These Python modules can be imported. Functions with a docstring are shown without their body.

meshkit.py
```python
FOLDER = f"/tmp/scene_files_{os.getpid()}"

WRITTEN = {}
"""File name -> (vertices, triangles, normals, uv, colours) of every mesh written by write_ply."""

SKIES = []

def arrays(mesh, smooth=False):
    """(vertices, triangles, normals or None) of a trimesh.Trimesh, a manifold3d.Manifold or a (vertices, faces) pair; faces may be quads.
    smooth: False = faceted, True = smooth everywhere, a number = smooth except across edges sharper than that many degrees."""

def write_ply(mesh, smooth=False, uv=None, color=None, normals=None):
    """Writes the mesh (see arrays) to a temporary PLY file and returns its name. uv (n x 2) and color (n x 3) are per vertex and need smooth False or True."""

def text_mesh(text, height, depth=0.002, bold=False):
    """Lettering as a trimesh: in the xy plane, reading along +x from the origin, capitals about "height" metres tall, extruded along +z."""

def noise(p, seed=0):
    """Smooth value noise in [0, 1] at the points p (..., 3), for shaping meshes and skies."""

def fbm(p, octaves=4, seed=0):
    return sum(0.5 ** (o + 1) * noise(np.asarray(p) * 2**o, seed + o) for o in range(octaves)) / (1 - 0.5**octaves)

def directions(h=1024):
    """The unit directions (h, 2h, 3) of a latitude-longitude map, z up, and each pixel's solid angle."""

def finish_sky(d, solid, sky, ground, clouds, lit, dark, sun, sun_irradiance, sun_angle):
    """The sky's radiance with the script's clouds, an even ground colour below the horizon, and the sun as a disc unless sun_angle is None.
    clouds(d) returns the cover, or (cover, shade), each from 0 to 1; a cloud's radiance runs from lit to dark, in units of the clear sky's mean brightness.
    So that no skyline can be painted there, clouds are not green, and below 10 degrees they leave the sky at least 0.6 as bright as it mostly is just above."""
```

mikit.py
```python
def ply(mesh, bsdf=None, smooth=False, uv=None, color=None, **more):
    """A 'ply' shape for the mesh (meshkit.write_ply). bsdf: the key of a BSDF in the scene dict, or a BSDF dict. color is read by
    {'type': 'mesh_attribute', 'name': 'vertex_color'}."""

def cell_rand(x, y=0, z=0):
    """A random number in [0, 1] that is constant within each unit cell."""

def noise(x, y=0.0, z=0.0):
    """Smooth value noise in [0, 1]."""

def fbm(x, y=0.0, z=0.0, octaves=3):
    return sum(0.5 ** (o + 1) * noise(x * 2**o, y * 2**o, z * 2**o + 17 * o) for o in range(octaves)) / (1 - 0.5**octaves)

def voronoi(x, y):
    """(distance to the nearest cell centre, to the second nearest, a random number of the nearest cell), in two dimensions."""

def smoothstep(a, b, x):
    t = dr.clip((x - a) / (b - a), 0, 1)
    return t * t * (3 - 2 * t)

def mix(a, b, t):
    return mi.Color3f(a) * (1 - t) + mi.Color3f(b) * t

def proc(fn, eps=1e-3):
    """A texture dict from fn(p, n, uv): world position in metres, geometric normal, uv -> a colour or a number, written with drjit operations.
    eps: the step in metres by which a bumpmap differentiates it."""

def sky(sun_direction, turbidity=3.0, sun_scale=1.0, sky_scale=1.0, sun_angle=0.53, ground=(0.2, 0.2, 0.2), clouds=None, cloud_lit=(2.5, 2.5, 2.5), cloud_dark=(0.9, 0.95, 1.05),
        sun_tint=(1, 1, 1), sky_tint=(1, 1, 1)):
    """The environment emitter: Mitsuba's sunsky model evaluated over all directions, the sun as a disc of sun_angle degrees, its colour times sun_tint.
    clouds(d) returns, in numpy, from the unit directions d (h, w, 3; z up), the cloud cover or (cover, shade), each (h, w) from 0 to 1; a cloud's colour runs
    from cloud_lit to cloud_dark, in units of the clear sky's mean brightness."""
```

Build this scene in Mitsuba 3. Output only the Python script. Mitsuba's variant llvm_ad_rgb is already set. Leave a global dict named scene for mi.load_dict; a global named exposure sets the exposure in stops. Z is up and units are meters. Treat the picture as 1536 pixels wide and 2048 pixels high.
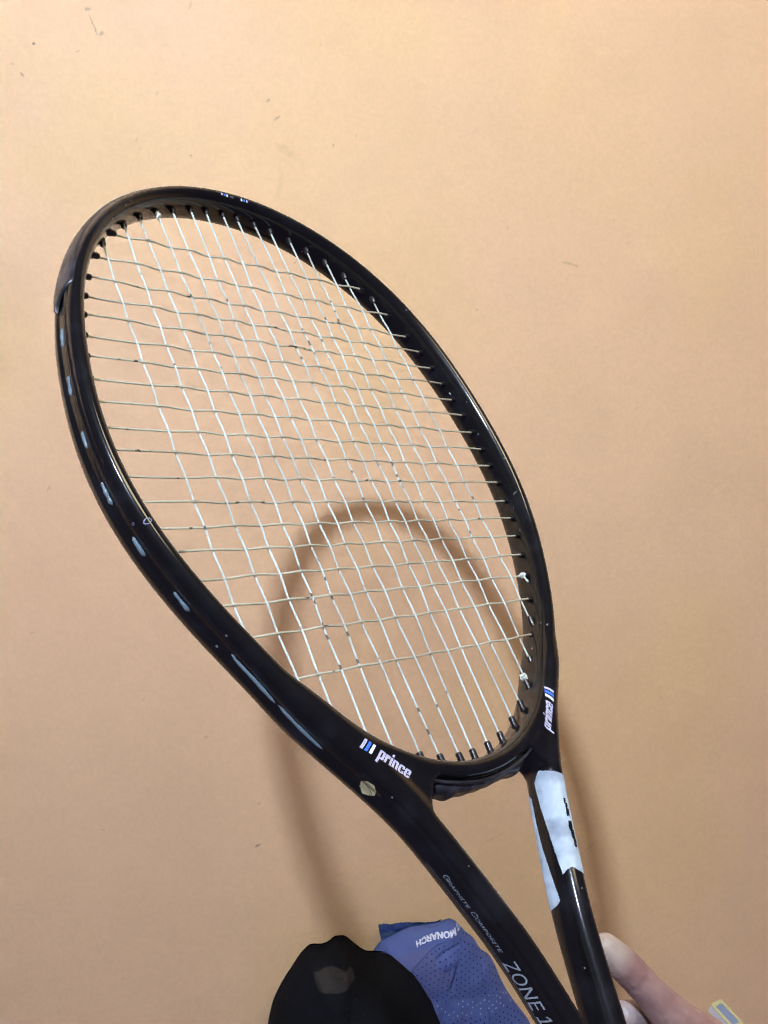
import math, numpy as np, trimesh, mitsuba as mi, mikit, meshkit, drjit as dr
from scipy.spatial import cKDTree
from scipy.interpolate import CubicSpline, PchipInterpolator
import shapely
from shapely import affinity
from scipy.ndimage import map_coordinates
from shapely.geometry import Polygon, LineString, Point, box as sbox
from shapely.ops import unary_union
import manifold3d as m3

rng = np.random.default_rng(7)
T4 = mi.ScalarTransform4f
scene, labels = {}, {}

# ------------------------------------------------------------------ camera, lamps, exposure
exposure = 0.19
EYE = np.array([0.0, 0.0, 1.40])
WN = np.array([0.1937, -0.1009, 1.0])                 # the wall's normal, seen from the camera
WALL_D = 0.95 / np.linalg.norm(WN)
WN = WN / np.linalg.norm(WN)
UPC = np.array([0, 1.0, 0]) - WN * WN[1]
UPC /= np.linalg.norm(UPC)
M_CW = np.stack([np.cross(UPC, WN), -WN, UPC])        # camera axes -> world (x along the wall, y into it, z up)


def cw(p):
    return np.asarray(p, float) @ M_CW.T + EYE


FOVY = 58.042
fwd, upw = M_CW @ [0, 0, -1.0], M_CW @ [0, 1.0, 0]
scene["camera"] = {"type": "perspective", "fov": FOVY, "fov_axis": "y", "near_clip": 0.01, "far_clip": 50.0,
                   "to_world": T4().look_at(origin=EYE.tolist(), target=(EYE + fwd).tolist(), up=upw.tolist())}
WALL_Y = WALL_D                                        # the wall is the plane y = WALL_Y

LAMP_POS = cw([-0.2304, 0.7434, 0.5379]) + [-0.02, 0, 0.03]
PANEL_POS = np.array([0.5, -0.25, 2.65])
LAMP_RAD = (2100, 2440, 3150)
PANEL_RAD = (11.5, 9.9, 6.0)
AMBIENT = (0.095, 0.076, 0.130)
scene["ambient_light"] = {"type": "constant", "radiance": {"type": "rgb", "value": list(AMBIENT)}}  # even ambient light from all sides, lifts the racket shadow

# ------------------------------------------------------------------ helpers


def put(key, mesh, bsdf, smooth=30, label=None, category=None, group=None, kind=None, **more):
    base, n = key, 0
    while key in scene:
        n += 1
        key = f"{base}_{n:03d}"
    scene[key] = mikit.ply(mesh, bsdf, smooth=smooth, **more)
    d = {k: v for k, v in (("label", label), ("category", category), ("group", group), ("kind", kind)) if v}
    if d:
        labels[key] = d
    return key


def rgb(*c):
    return {"type": "rgb", "value": list(c)}


def two(b):
    return {"type": "twosided", "bsdf": b}


def tri(v, f):
    return trimesh.Trimesh(np.asarray(v, float), np.asarray(f, int), process=False)


def tube(path, rad, n=10, cap=True):
    """A round tube along a path (k, 3); rad is a number or k numbers."""
    P = np.asarray(path, float)
    rad = np.broadcast_to(np.asarray(rad, float), len(P))
    t = np.gradient(P, axis=0)
    t /= np.linalg.norm(t, axis=1)[:, None]
    a = np.array([0, 0, 1.0]) if abs(t[0, 2]) < 0.9 else np.array([1.0, 0, 0])
    vs = []
    for i in range(len(P)):
        a = a - t[i] * (a @ t[i])
        a /= np.linalg.norm(a)
        b = np.cross(t[i], a)
        th = np.arange(n) * 2 * np.pi / n
        vs.append(P[i] + rad[i] * (np.cos(th)[:, None] * a + np.sin(th)[:, None] * b))
    v = np.vstack(vs)
    k = np.arange(n)
    f = []
    for i in range(len(P) - 1):
        p, q = i * n + k, i * n + (k + 1) % n
        f.append(np.stack([p, q, q + n], 1))
        f.append(np.stack([p, q + n, p + n], 1))
    if cap:
        v = np.vstack([v, P[:1], P[-1:]])
        e = len(v)
        f.append(np.stack([(k + 1) % n, k, k * 0 + e - 2], 1))
        o = (len(P) - 1) * n
        f.append(np.stack([o + k, o + (k + 1) % n, k * 0 + e - 1], 1))
    return tri(v, np.vstack(f))


def gridmesh(X, closed_v=False, flip=False):
    """Faces for an (m, n, 3) array of points."""
    m, n = X.shape[:2]
    i, j = np.meshgrid(np.arange(m - 1), np.arange(n if closed_v else n - 1), indexing="ij")
    a, b = i * n + j, i * n + (j + 1) % n
    c, d = a + n, b + n
    f = np.concatenate([np.stack([a, c, d], -1).reshape(-1, 3), np.stack([a, d, b], -1).reshape(-1, 3)])
    return tri(X.reshape(-1, 3), f[:, ::-1] if flip else f)


def fine(poly, size):
    """A shapely (multi)polygon as triangles with edges of at most size: (points (n, 2), faces)."""
    vs, fs, o = [], [], 0
    for g in getattr(poly, "geoms", [poly]):
        if g.is_empty or g.area < 1e-12:
            continue
        v, f = trimesh.creation.triangulate_polygon(g, engine="earcut")
        v = np.c_[v, np.zeros(len(v))]
        v, f = trimesh.remesh.subdivide_to_size(v, f, size, max_iter=14)
        vs.append(v)
        fs.append(f + o)
        o += len(v)
    v, f = np.vstack(vs)[:, :2], np.vstack(fs)
    a, b, c = (v[f[:, k]] for k in range(3))
    cr = (b - a)[:, 0] * (c - a)[:, 1] - (b - a)[:, 1] * (c - a)[:, 0]
    f = np.where((cr < 0)[:, None], f[:, ::-1], f)
    return v, f[np.abs(cr) > 1e-14]


# ------------------------------------------------------------------ the racket's own frame: u across, v towards the tip, w out of the strings
RK_R = np.array([[0.69268553, -0.38427015, 0.61034679], [0.01156274, 0.85205464, 0.52332513], [-0.72114704, -0.35544246, 0.59464914]])
RK_T = np.array([-0.03038794, 0.03851918, -0.50944732])


def rk(p):
    return cw(np.asarray(p, float) @ RK_R.T + RK_T)


def rkmesh(m):
    return tri(rk(m.vertices), m.faces)


HC = np.array([156.148, -3.366, 19.042, -3.278, 2.163, -1.656, 0.229, 0.143]) / 1000
HS = np.array([0.671, -0.77, 0.686, -0.257]) / 1000
HALF_T, HALF_B = 0.00495, 0.0114


def hoop_in(th):
    r = sum(HC[k] * np.cos(k * th) for k in range(8)) + sum(HS[k] * np.sin((k + 1) * th) for k in range(4))
    return np.stack([r * np.sin(th), r * np.cos(th)], -1)


def hoop_c(th, off=HALF_T):
    e = 1e-4
    d = hoop_in(th + e) - hoop_in(th - e)
    d /= np.linalg.norm(d, axis=-1, keepdims=True)
    n = np.stack([-d[..., 1], d[..., 0]], -1)
    n *= np.sign((n * hoop_in(th)).sum(-1, keepdims=True))
    return hoop_in(th) + n * off


class Sweep:
    """A centre line in the string plane with a half thickness a and half depth b along it; x = outward."""

    def __init__(self, pts, a, b, side):
        L = np.r_[0, np.cumsum(np.linalg.norm(np.diff(pts, axis=0), axis=1))]
        sp = CubicSpline(L, pts)
        n = int(L[-1] / 0.0005)
        self.L = L[-1]
        self.s = np.linspace(0, L[-1], n)
        self.c = sp(self.s)
        t = sp(self.s, 1)
        self.t = t / np.linalg.norm(t, axis=1)[:, None]
        self.n = np.stack([-self.t[:, 1], self.t[:, 0]], 1) * side
        self.a, self.b = a(self.c), b(self.c)
        self.tree = cKDTree(self.c)
        self.ds = self.s[1] - self.s[0]

    def at(self, s):
        k = np.clip(s / self.ds, 0, len(self.s) - 1.001)
        i = k.astype(int)
        f = (k - i)[:, None]
        c = self.c[i] * (1 - f) + self.c[i + 1] * f
        n = self.n[i] * (1 - f) + self.n[i + 1] * f
        n /= np.linalg.norm(n, axis=1)[:, None]
        f = f[:, 0]
        return c, n, self.a[i] * (1 - f) + self.a[i + 1] * f, self.b[i] * (1 - f) + self.b[i + 1] * f

    def local(self, p):
        """(s, x, w, a, b, overshoot) of points (n, 3)."""
        _, i = self.tree.query(p[:, :2])
        s0 = self.s[i] + ((p[:, :2] - self.c[i]) * self.t[i]).sum(1)
        s = np.clip(s0, 0, self.L)
        c, n, a, b = self.at(s)
        x = ((p[:, :2] - c) * n).sum(1)
        return s, x, p[:, 2], a, b, np.abs(s0 - s)


def ramp(x, x0, x1):
    t = np.clip((x - x0) / (x1 - x0), 0, 1)
    return t * t * (3 - 2 * t)


_th = np.linspace(-2.38, 2.38, 121)
_down = np.array([[0.08374, -0.15305], [0.06548, -0.17764], [0.0522, -0.19824], [0.04259, -0.21795], [0.03121, -0.24508], [0.02368, -0.2649], [0.01561, -0.29508],
                  [0.01012, -0.32005], [0.00752, -0.34502], [0.00682, -0.37001]])
_kv = np.array([0.09, 0.12, 0.15, 0.18, 0.21, 0.25, 0.31, 0.4])
_fa = PchipInterpolator(_kv, [0.00495, 0.00516, 0.00664, 0.00697, 0.00663, 0.00654, 0.00654, 0.00654])
_fb = PchipInterpolator(_kv, [HALF_B, HALF_B, 0.0114, 0.0112, 0.0104, 0.0104, 0.0104, 0.0104])
_pts = np.vstack([(_down * [-1, 1])[::-1], hoop_c(_th)[::2], _down])
A = Sweep(_pts, lambda c: _fa(np.clip(-c[:, 1], 0.09, 0.4)), lambda c: _fb(np.clip(-c[:, 1], 0.09, 0.4)), 1.0)
_tb = np.linspace(np.pi - 0.75, np.pi + 0.75, 61)
B = Sweep(hoop_c(_tb, 0.0052), lambda c: 0.0052 - 0.0012 * ramp(np.abs(c[:, 0]), .085, .112), lambda c: 0.0108 - 0.003 * ramp(np.abs(c[:, 0]), .085, .112), -1.0)
if (A.n[len(A.n) // 2] @ [0, 1.0]) < 0:
    A.n *= -1
if (B.n[len(B.n) // 2] @ [0, -1.0]) < 0:
    B.n *= -1
PEXP = 2.35
GROOVE_S = (0.20, 1.08)                                # where the outer side carries the string groove


def section(x, w, a, b):
    q = (np.abs(x) / a) ** PEXP + (np.abs(w) / b) ** PEXP
    return (q ** (1 / PEXP) - 1) * np.minimum(a, b)


def sdfA(p):
    s, x, w, a, b, o = A.local(p)
    d = section(x, w, a, b)
    g = ramp(x, 0.2 * a, 0.6 * a) * (1 - ramp(np.abs(w), 0.0020, 0.0046)) * ramp(s, 0.19, 0.20) * ramp(A.L - s, 0.19, 0.20)
    d = d + 0.0013 * g + 0.00045 * np.exp(-((w - 0.0064) / 0.0009) ** 2) * ramp(x, 0.1 * a, 0.4 * a)      # string groove and the seam beside it
    return np.where(o > 1e-7, np.maximum(d, o), d)


# the web that fills each corner between shaft and bridge: a plan outline with its signed distance on a grid
_webR = [(.0900, -.1440), (.0837, -.1530), (.0700, -.1715), (.0560, -.1925), (.0490, -.2045), (.0440, -.1990), (.0405, -.1945), (.0375, -.1900), (.0330, -.1865), (.0420, -.1805), (.0560, -.1725), (.0700, -.1620), (.0800, -.1525)]
_web = [Polygon([(u * k, v) for u, v in _webR]).buffer(-.0006).buffer(.0006) for k in (1, -1)]
_wg = (np.linspace(-.12, .12, 241), np.linspace(-.23, -.12, 111))
_wq = np.stack(np.meshgrid(*_wg, indexing="ij"), -1).reshape(-1, 2)
_wring = np.vstack([[g.exterior.interpolate(k, normalized=True).coords[0] for k in np.linspace(0, 1, 700)] for g in _web])
_win = shapely.contains_xy(unary_union(_web), _wq[:, 0], _wq[:, 1])
_wd = (cKDTree(_wring).query(_wq)[0] * np.where(_win, -1, 1)).reshape(241, 111)


def sdf_web(p):
    g = np.stack([(p[:, 0] + .12) / .001, (p[:, 1] + .23) / .001])
    d2 = map_coordinates(_wd, g, order=1, mode="nearest")
    d2 = np.where((g[0] < 0) | (g[0] > 240) | (g[1] < 0) | (g[1] > 110), .05, d2)
    dz = np.abs(p[:, 2]) - .0095
    d2 = d2 + .0012
    dz = dz + .0012
    return np.minimum(np.maximum(d2, dz), 0) + np.hypot(np.maximum(d2, 0), np.maximum(dz, 0)) - .0012


def smin(d1, d2, k):
    h = np.maximum(k - np.abs(d1 - d2), 0) / k
    return np.minimum(d1, d2) - h * h * h * k / 6


def sdf(p):
    p = np.asarray(p, float)
    d1 = sdfA(p)
    s, x, w, a, b, o = B.local(p)
    d2 = section(x, w, a, b)
    d2 = np.where(o > 1e-7, np.maximum(d2, o), d2)
    k = 1e-6 + 0.007 * ramp(np.minimum(s, B.L - s), 0.006, 0.045)     # the fillet fades out where the bridge runs into the hoop
    return smin(smin(d1, d2, k), sdf_web(p), .0045)


def grad(p, e=2e-4):
    g = np.stack([sdf(p + np.eye(3)[k] * e) - sdf(p - np.eye(3)[k] * e) for k in range(3)], 1)
    return g / np.maximum(np.linalg.norm(g, axis=1, keepdims=True), 1e-9)


def surface_nets(f, lo, hi, h):
    """Zero surface of f as quads (surface nets): vertices, quads."""
    ax = [np.arange(lo[k], hi[k] + h, h) for k in range(3)]
    n = [len(a) for a in ax]
    # only where the plan distance is small
    pu, pv = np.meshgrid(ax[0], ax[1], indexing="ij")
    q = np.stack([pu.ravel(), pv.ravel()], 1)
    near = (np.minimum(A.tree.query(q)[0], B.tree.query(q)[0]) < 0.0145).reshape(pu.shape)
    V = np.full(n, 0.01)
    iu, iv = np.nonzero(near)
    P = np.concatenate([np.repeat(np.stack([ax[0][iu], ax[1][iv]], 1), n[2], axis=0), np.tile(ax[2], len(iu))[:, None]], 1)
    V[iu, iv] = f(P).reshape(-1, n[2])
    inside = V < 0
    cnt, acc = np.zeros([k - 1 for k in n]), np.zeros([k - 1 for k in n] + [3])
    sl = lambda d, o: tuple(slice(o[k], n[k] - 1 + o[k]) for k in range(3))  # noqa: E731
    for axis in range(3):
        others = [k for k in range(3) if k != axis]
        for oa in (0, 1):
            for ob in (0, 1):
                o = [0, 0, 0]
                o[others[0]], o[others[1]] = oa, ob
                o2 = list(o)
                o2[axis] = 1
                a, b = V[sl(axis, o)], V[sl(axis, o2)]
                m = (a < 0) != (b < 0)
                t = np.where(m, a / np.where(m, a - b, 1), 0)
                pos = np.zeros(a.shape + (3,))
                pos[..., axis] = t
                pos[..., others[0]], pos[..., others[1]] = oa, ob
                acc += np.where(m[..., None], pos, 0)
                cnt += m
    has = cnt > 0
    idx = np.full(has.shape, -1)
    idx[has] = np.arange(has.sum())
    cells = np.stack(np.nonzero(has), 1)
    v = (cells + acc[has] / cnt[has][:, None]) * h + lo
    quads = []
    for axis in range(3):
        o1, o2 = [k for k in range(3) if k != axis]
        d = np.diff(inside.astype(np.int8), axis=axis)
        e = np.stack(np.nonzero(d), 1)
        sgn = d[tuple(e.T)]
        e, sgn = e[(e[:, o1] > 0) & (e[:, o2] > 0)], sgn[(e[:, o1] > 0) & (e[:, o2] > 0)]
        ids = []
        for da, db in ((0, 0), (-1, 0), (-1, -1), (0, -1)):
            c = e.copy()
            c[:, o1] += da
            c[:, o2] += db
            ids.append(idx[tuple(c.T)])
        qd = np.stack(ids, 1)
        flip = (sgn < 0) ^ (axis == 1)
        qd[flip] = qd[flip][:, ::-1]
        quads.append(qd)
    quads = np.vstack(quads)
    return v, quads[(quads >= 0).all(1)]


def onto(p, n=3):
    for _ in range(n):
        g = np.stack([(sdf(p + np.eye(3)[k] * 2e-4) - sdf(p - np.eye(3)[k] * 2e-4)) / 4e-4 for k in range(3)], 1)
        p = p - (sdf(p) / np.maximum((g * g).sum(1), 0.2))[:, None] * g
    return p


def on_A(s, phi, lift=0.0):
    """Points on the frame tube at arc s and section angle phi (0 = outward, +90 degrees = front), lifted along the normal."""
    s, phi = np.broadcast_arrays(np.asarray(s, float), np.asarray(phi, float))
    sh = s.shape
    s, phi = s.ravel(), phi.ravel()
    c, n, a, b = A.at(s)
    dx, dw = np.cos(phi), np.sin(phi)
    r = ((np.abs(dx) / a) ** PEXP + (np.abs(dw) / b) ** PEXP) ** (-1 / PEXP)
    r = r - 0.0013 * ramp(dx * r, .2 * a, .6 * a) * (1 - ramp(np.abs(dw * r), .0020, .0046)) * ramp(s, .19, .20) * ramp(A.L - s, .19, .20)
    x, w = dx * r, dw * r
    gx, gw = np.sign(x) * (np.abs(x) / a) ** (PEXP - 1) / a, np.sign(w) * (np.abs(w) / b) ** (PEXP - 1) / b
    g = np.hypot(gx, gw)
    l = np.broadcast_to(np.asarray(lift, float), sh).ravel()
    x, w = x + gx / g * l, w + gw / g * l
    return np.concatenate([c + n * x[:, None], w[:, None]], 1).reshape(sh + (3,))


def ply_normals(mesh, normals, bsdf):
    return {"type": "ply", "filename": meshkit.write_ply(mesh, normals=normals), "face_normals": False, "bsdf": {"type": "ref", "id": bsdf}}


# ==== END OF BASE

# ------------------------------------------------------------------ materials
NOISE, FBM, SM, MIX = mikit.noise, mikit.fbm, mikit.smoothstep, mikit.mix

# (x, z, length, width, angle in degrees, strength, colour): the marks on the wall
MARKS = [(-0.1543, 1.7389, .0016, .0012, 20, .7, 0), (-0.1015, 1.7600, .0130, .0007, -67, .55, 1), (-0.1065, 1.7738, .0034, .0018, 10, .5, 1), (-0.0945, 1.7535, .0030, .0018, 40, .5, 1),
         (-0.1158, 1.7354, .0026, .0011, 30, .35, 1), (-0.1648, 1.7108, .0030, .0012, -50, .6, 1), (-0.1728, 1.7197, .0018, .0014, 0, .3, 1), (-0.0446, 1.7040, .0028, .0007, 70, .35, 1),
         (-0.0129, 1.6497, .0016, .0012, 0, .5, 1), (-0.0636, 1.6602, .0030, .0008, 65, .3, 1), (-0.0610, 1.6520, .0022, .0007, 65, .25, 1), (0.0598, 1.7066, .0026, .0012, 45, .6, 1),
         (0.0685, 1.6905, .0045, .0014, 40, .45, 1), (0.0760, 1.6612, .0130, .0060, -30, .16, 2), (0.0714, 1.6279, .0150, .0030, 80, .16, 2), (0.1460, 1.6796, .0009, .0008, 0, .5, 0),
         (0.1234, 1.6689, .0018, .0009, 60, .5, 1), (0.3715, 1.5681, .0090, .0018, -9, .45, 2), (0.3800, 1.5660, .0030, .0016, -20, .3, 1), (0.2745, 1.5165, .0016, .0011, 40, .45, 1),
         (0.0539, 0.9596, .0036, .0015, 15, .75, 1), (0.0008, 1.0782, .0018, .0026, 80, .25, 1), (0.0541, 1.0048, .0024, .0010, -10, .35, 1), (-0.1004, 0.9869, .0020, .0014, 0, .2, 1),
         (-0.1476, 1.3302, .0035, .0014, 50, .3, 1), (0.0867, 1.5548, .0024, .0010, 50, .35, 1), (0.1090, 1.7619, .0030, .0010, 60, .18, 1), (-0.0141, 1.7856, .0050, .0014, 75, .25, 1),
         (0.4200, 1.6151, .0020, .0008, 60, .35, 1), (0.3039, 1.6008, .0022, .0009, 70, .25, 1), (0.4379, 1.5931, .0030, .0007, 40, .25, 1), (0.455, 1.42, .0022, .0012, 30, .25, 1),
         (-0.165, 1.19, .0030, .0012, 20, .2, 1), (-0.06, 1.12, .0020, .0010, 60, .25, 1), (0.50, 1.10, .0030, .0014, 120, .22, 1), (0.54, 1.28, .0020, .0010, 10, .2, 1),
         (0.015, 1.21, .0018, .0012, 0, .25, 1), (0.42, 0.93, .0180, .0022, 35, .15, 1), (0.31, 0.95, .0160, .0020, 25, .12, 1), (-0.10, 1.50, .0200, .0080, 40, .05, 2),
         (0.18, 1.42, .0120, .0014, 25, .14, 1), (0.15, 1.36, .0020, .0012, 60, .3, 1), (0.10, 1.46, .0028, .0009, 30, .3, 1)]
MARK_COLS = [(.035, .025, .02), (.22, .15, .085), (.42, .31, .13)]


def wall_color(p, n, uv):
    x, z = p.x, p.z
    col = mi.Color3f(.752, .496, .284)
    v = FBM(x * 5.5 + 3.1, z * 5.5, 0.3, octaves=4)
    col = MIX(col, (.744, .500, .250), SM(.42, .68, v) * .8)
    v2 = FBM(x * 17 + 9.2, z * 17 + 4.0, 0.9, octaves=3)
    col = col * (0.955 + 0.09 * v2)
    col = col * (0.975 + 0.05 * NOISE(x * 420, z * 420)) * (0.985 + 0.03 * NOISE(x * 160, z * 190))
    wx, wz = (FBM(x * 420, z * 420, 1.5) - .5) * .0030, (FBM(x * 400, z * 400, 7.5) - .5) * .0030
    for mx, mz, ln, wd, ang, st, ci in MARKS:
        ln, wd = ln * 1.8, wd * 1.7
        c, s = math.cos(math.radians(ang)), math.sin(math.radians(ang))
        dx, dz = x + wx - mx, z + wz - mz
        a, b = (dx * c + dz * s) / (ln * .5), (dz * c - dx * s) / (wd * .5)
        col = MIX(col, MARK_COLS[ci], (1 - SM(.55, 1.25, dr.sqrt(a * a + b * b))) * st * .85)
    return col


def wall_bump(p, n, uv):
    return FBM(p.x * 55, p.z * 55, 0.0, octaves=3) * 0.0005 + NOISE(p.x * 330, p.z * 330) * 0.00006


scene["mat_wall"] = two({"type": "bumpmap", "arbitrary": mikit.proc(wall_bump, eps=8e-4), "scale": 1.0,
                         "bsdf": {"type": "principled", "base_color": mikit.proc(wall_color), "roughness": 0.62, "specular": 0.35}})


def frame_color(p, n, uv):
    col = mi.Color3f(.0030, .0032, .0034)
    dust = FBM(p.x * 60, p.y * 60, p.z * 60, octaves=3)
    col = MIX(col, (.014, .015, .020), SM(.5, .8, dust) * .45)
    q = 520.0
    cx, cy, cz = dr.floor(p.x * q), dr.floor(p.y * q), dr.floor(p.z * q)
    fx, fy, fz = p.x * q - cx - .5, p.y * q - cy - .5, p.z * q - cz - .5
    spot = (mikit.cell_rand(cx, cy, cz) > .9965) & (fx * fx + fy * fy + fz * fz < .10)
    return dr.select(spot, mi.Color3f(.14, .14, .15), col)


def frame_rough(p, n, uv):
    return 0.070 + 0.09 * SM(.45, .75, FBM(p.x * 38, p.y * 38, p.z * 38, octaves=3))


scene["mat_frame"] = {"type": "principled", "base_color": mikit.proc(frame_color), "roughness": mikit.proc(frame_rough), "specular": 0.4, "clearcoat": 0.35, "clearcoat_gloss": 0.95}


def rubber_color(p, n, uv):
    return MIX((.010, .0105, .014), (.028, .030, .038), SM(.45, .75, FBM(p.x * 90, p.y * 90, p.z * 90)))


scene["mat_rubber"] = {"type": "principled", "base_color": mikit.proc(rubber_color), "roughness": 0.36, "specular": 0.5}
scene["mat_grommet"] = {"type": "principled", "base_color": rgb(.008, .008, .011), "roughness": 0.26, "specular": 0.5}


def string_color(p, n, uv):
    c = MIX((.60, .66, .63), (.48, .50, .45), SM(.35, .75, FBM(p.x * 45, p.y * 45, p.z * 45)))
    m = SM(.60, .70, NOISE(p.x * 38 + 5, p.y * 38, p.z * 38 + 2)) * SM(.74, .82, NOISE(p.x * 330, p.y * 330, p.z * 330))
    return MIX(c, (.06, .055, .05), m * .85)


scene["mat_string"] = {"type": "principledthin", "base_color": mikit.proc(lambda p, n, uv: string_color(p, n, uv) * 1.22), "roughness": 0.26, "diff_trans": 0.7, "eta": 1.5}
scene["mat_cross_string"] = {"type": "principledthin", "base_color": mikit.proc(lambda p, n, uv: string_color(p, n, uv) * mi.Color3f(1.16, 1.06, .90)), "roughness": 0.28, "diff_trans": 0.8, "eta": 1.5}  # dimmer, warmer copy of the string: its weaker light put into the colour
scene["mat_outer_string"] = {"type": "principled", "base_color": rgb(.13, .18, .20), "roughness": 0.3, "specular": 0.5}
scene["mat_knot"] = {"type": "principled", "base_color": rgb(.62, .68, .60), "roughness": 0.25, "specular": 0.5}
scene["mat_print"] = two({"type": "principled", "base_color": rgb(.50, .50, .68), "roughness": 0.4, "specular": 0.4})
scene["mat_print_grey"] = two({"type": "principled", "base_color": rgb(.26, .30, .33), "roughness": 0.4, "specular": 0.4})
scene["mat_print_thin"] = two({"type": "principled", "base_color": rgb(.11, .12, .115), "roughness": 0.4, "specular": 0.4})
scene["mat_stripe_blue"] = two({"type": "principled", "base_color": rgb(.05, .16, .85), "roughness": 0.35, "specular": 0.4})
scene["mat_stripe_white"] = two({"type": "principled", "base_color": rgb(.72, .88, .92), "roughness": 0.35, "specular": 0.4})
scene["mat_ink"] = {"type": "principled", "base_color": rgb(.10, .10, .10), "roughness": 0.5}


def tape_color(p, n, uv):
    a = FBM(p.x * 70, p.y * 70, p.z * 70, octaves=4)
    c = MIX((.41, .50, .58), (.24, .30, .37), SM(.40, .66, a))
    return c * (0.94 + .12 * NOISE(p.x * 600, p.y * 600, p.z * 200))


scene["mat_tape"] = two({"type": "bumpmap", "arbitrary": mikit.proc(lambda p, n, uv: FBM(p.x * 110, p.y * 110, p.z * 110) * .0016, eps=3e-4), "scale": 1.0,
                         "bsdf": {"type": "principled", "base_color": mikit.proc(tape_color), "roughness": 0.7, "specular": 0.3}})
scene["mat_chip"] = two({"type": "principled", "base_color": mikit.proc(lambda p, n, uv: MIX((.42, .38, .20), (.13, .11, .055), SM(.42, .62, FBM(p.x * 160, p.y * 160, p.z * 160)))), "roughness": 0.55})
scene["mat_scuff"] = two({"type": "principled", "base_color": rgb(.16, .16, .24), "roughness": 0.5})
scene["mat_scuff_dim"] = two({"type": "principled", "base_color": rgb(.050, .058, .068), "roughness": 0.45})


def black_cloth(p, n, uv):
    c = MIX((.0030, .0033, .0044), (.0052, .0062, .0088), FBM(p.x * 25, p.y * 25, p.z * 25))
    return c * (.8 + .4 * NOISE(p.x * 900, p.z * 900))


scene["mat_black_cloth"] = two({"type": "principled", "base_color": mikit.proc(black_cloth), "roughness": 0.8, "specular": 0.15, "sheen": 0.06})
scene["mat_brown_patch"] = two({"type": "principled", "base_color": mikit.proc(lambda p, n, uv: mi.Color3f(.0125, .0092, .0062) * (.75 + .5 * NOISE(p.x * 800, p.z * 800))), "roughness": 0.8})
scene["mat_green_dot"] = two({"type": "principled", "base_color": rgb(.006, .0085, .009), "roughness": 0.6})


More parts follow.
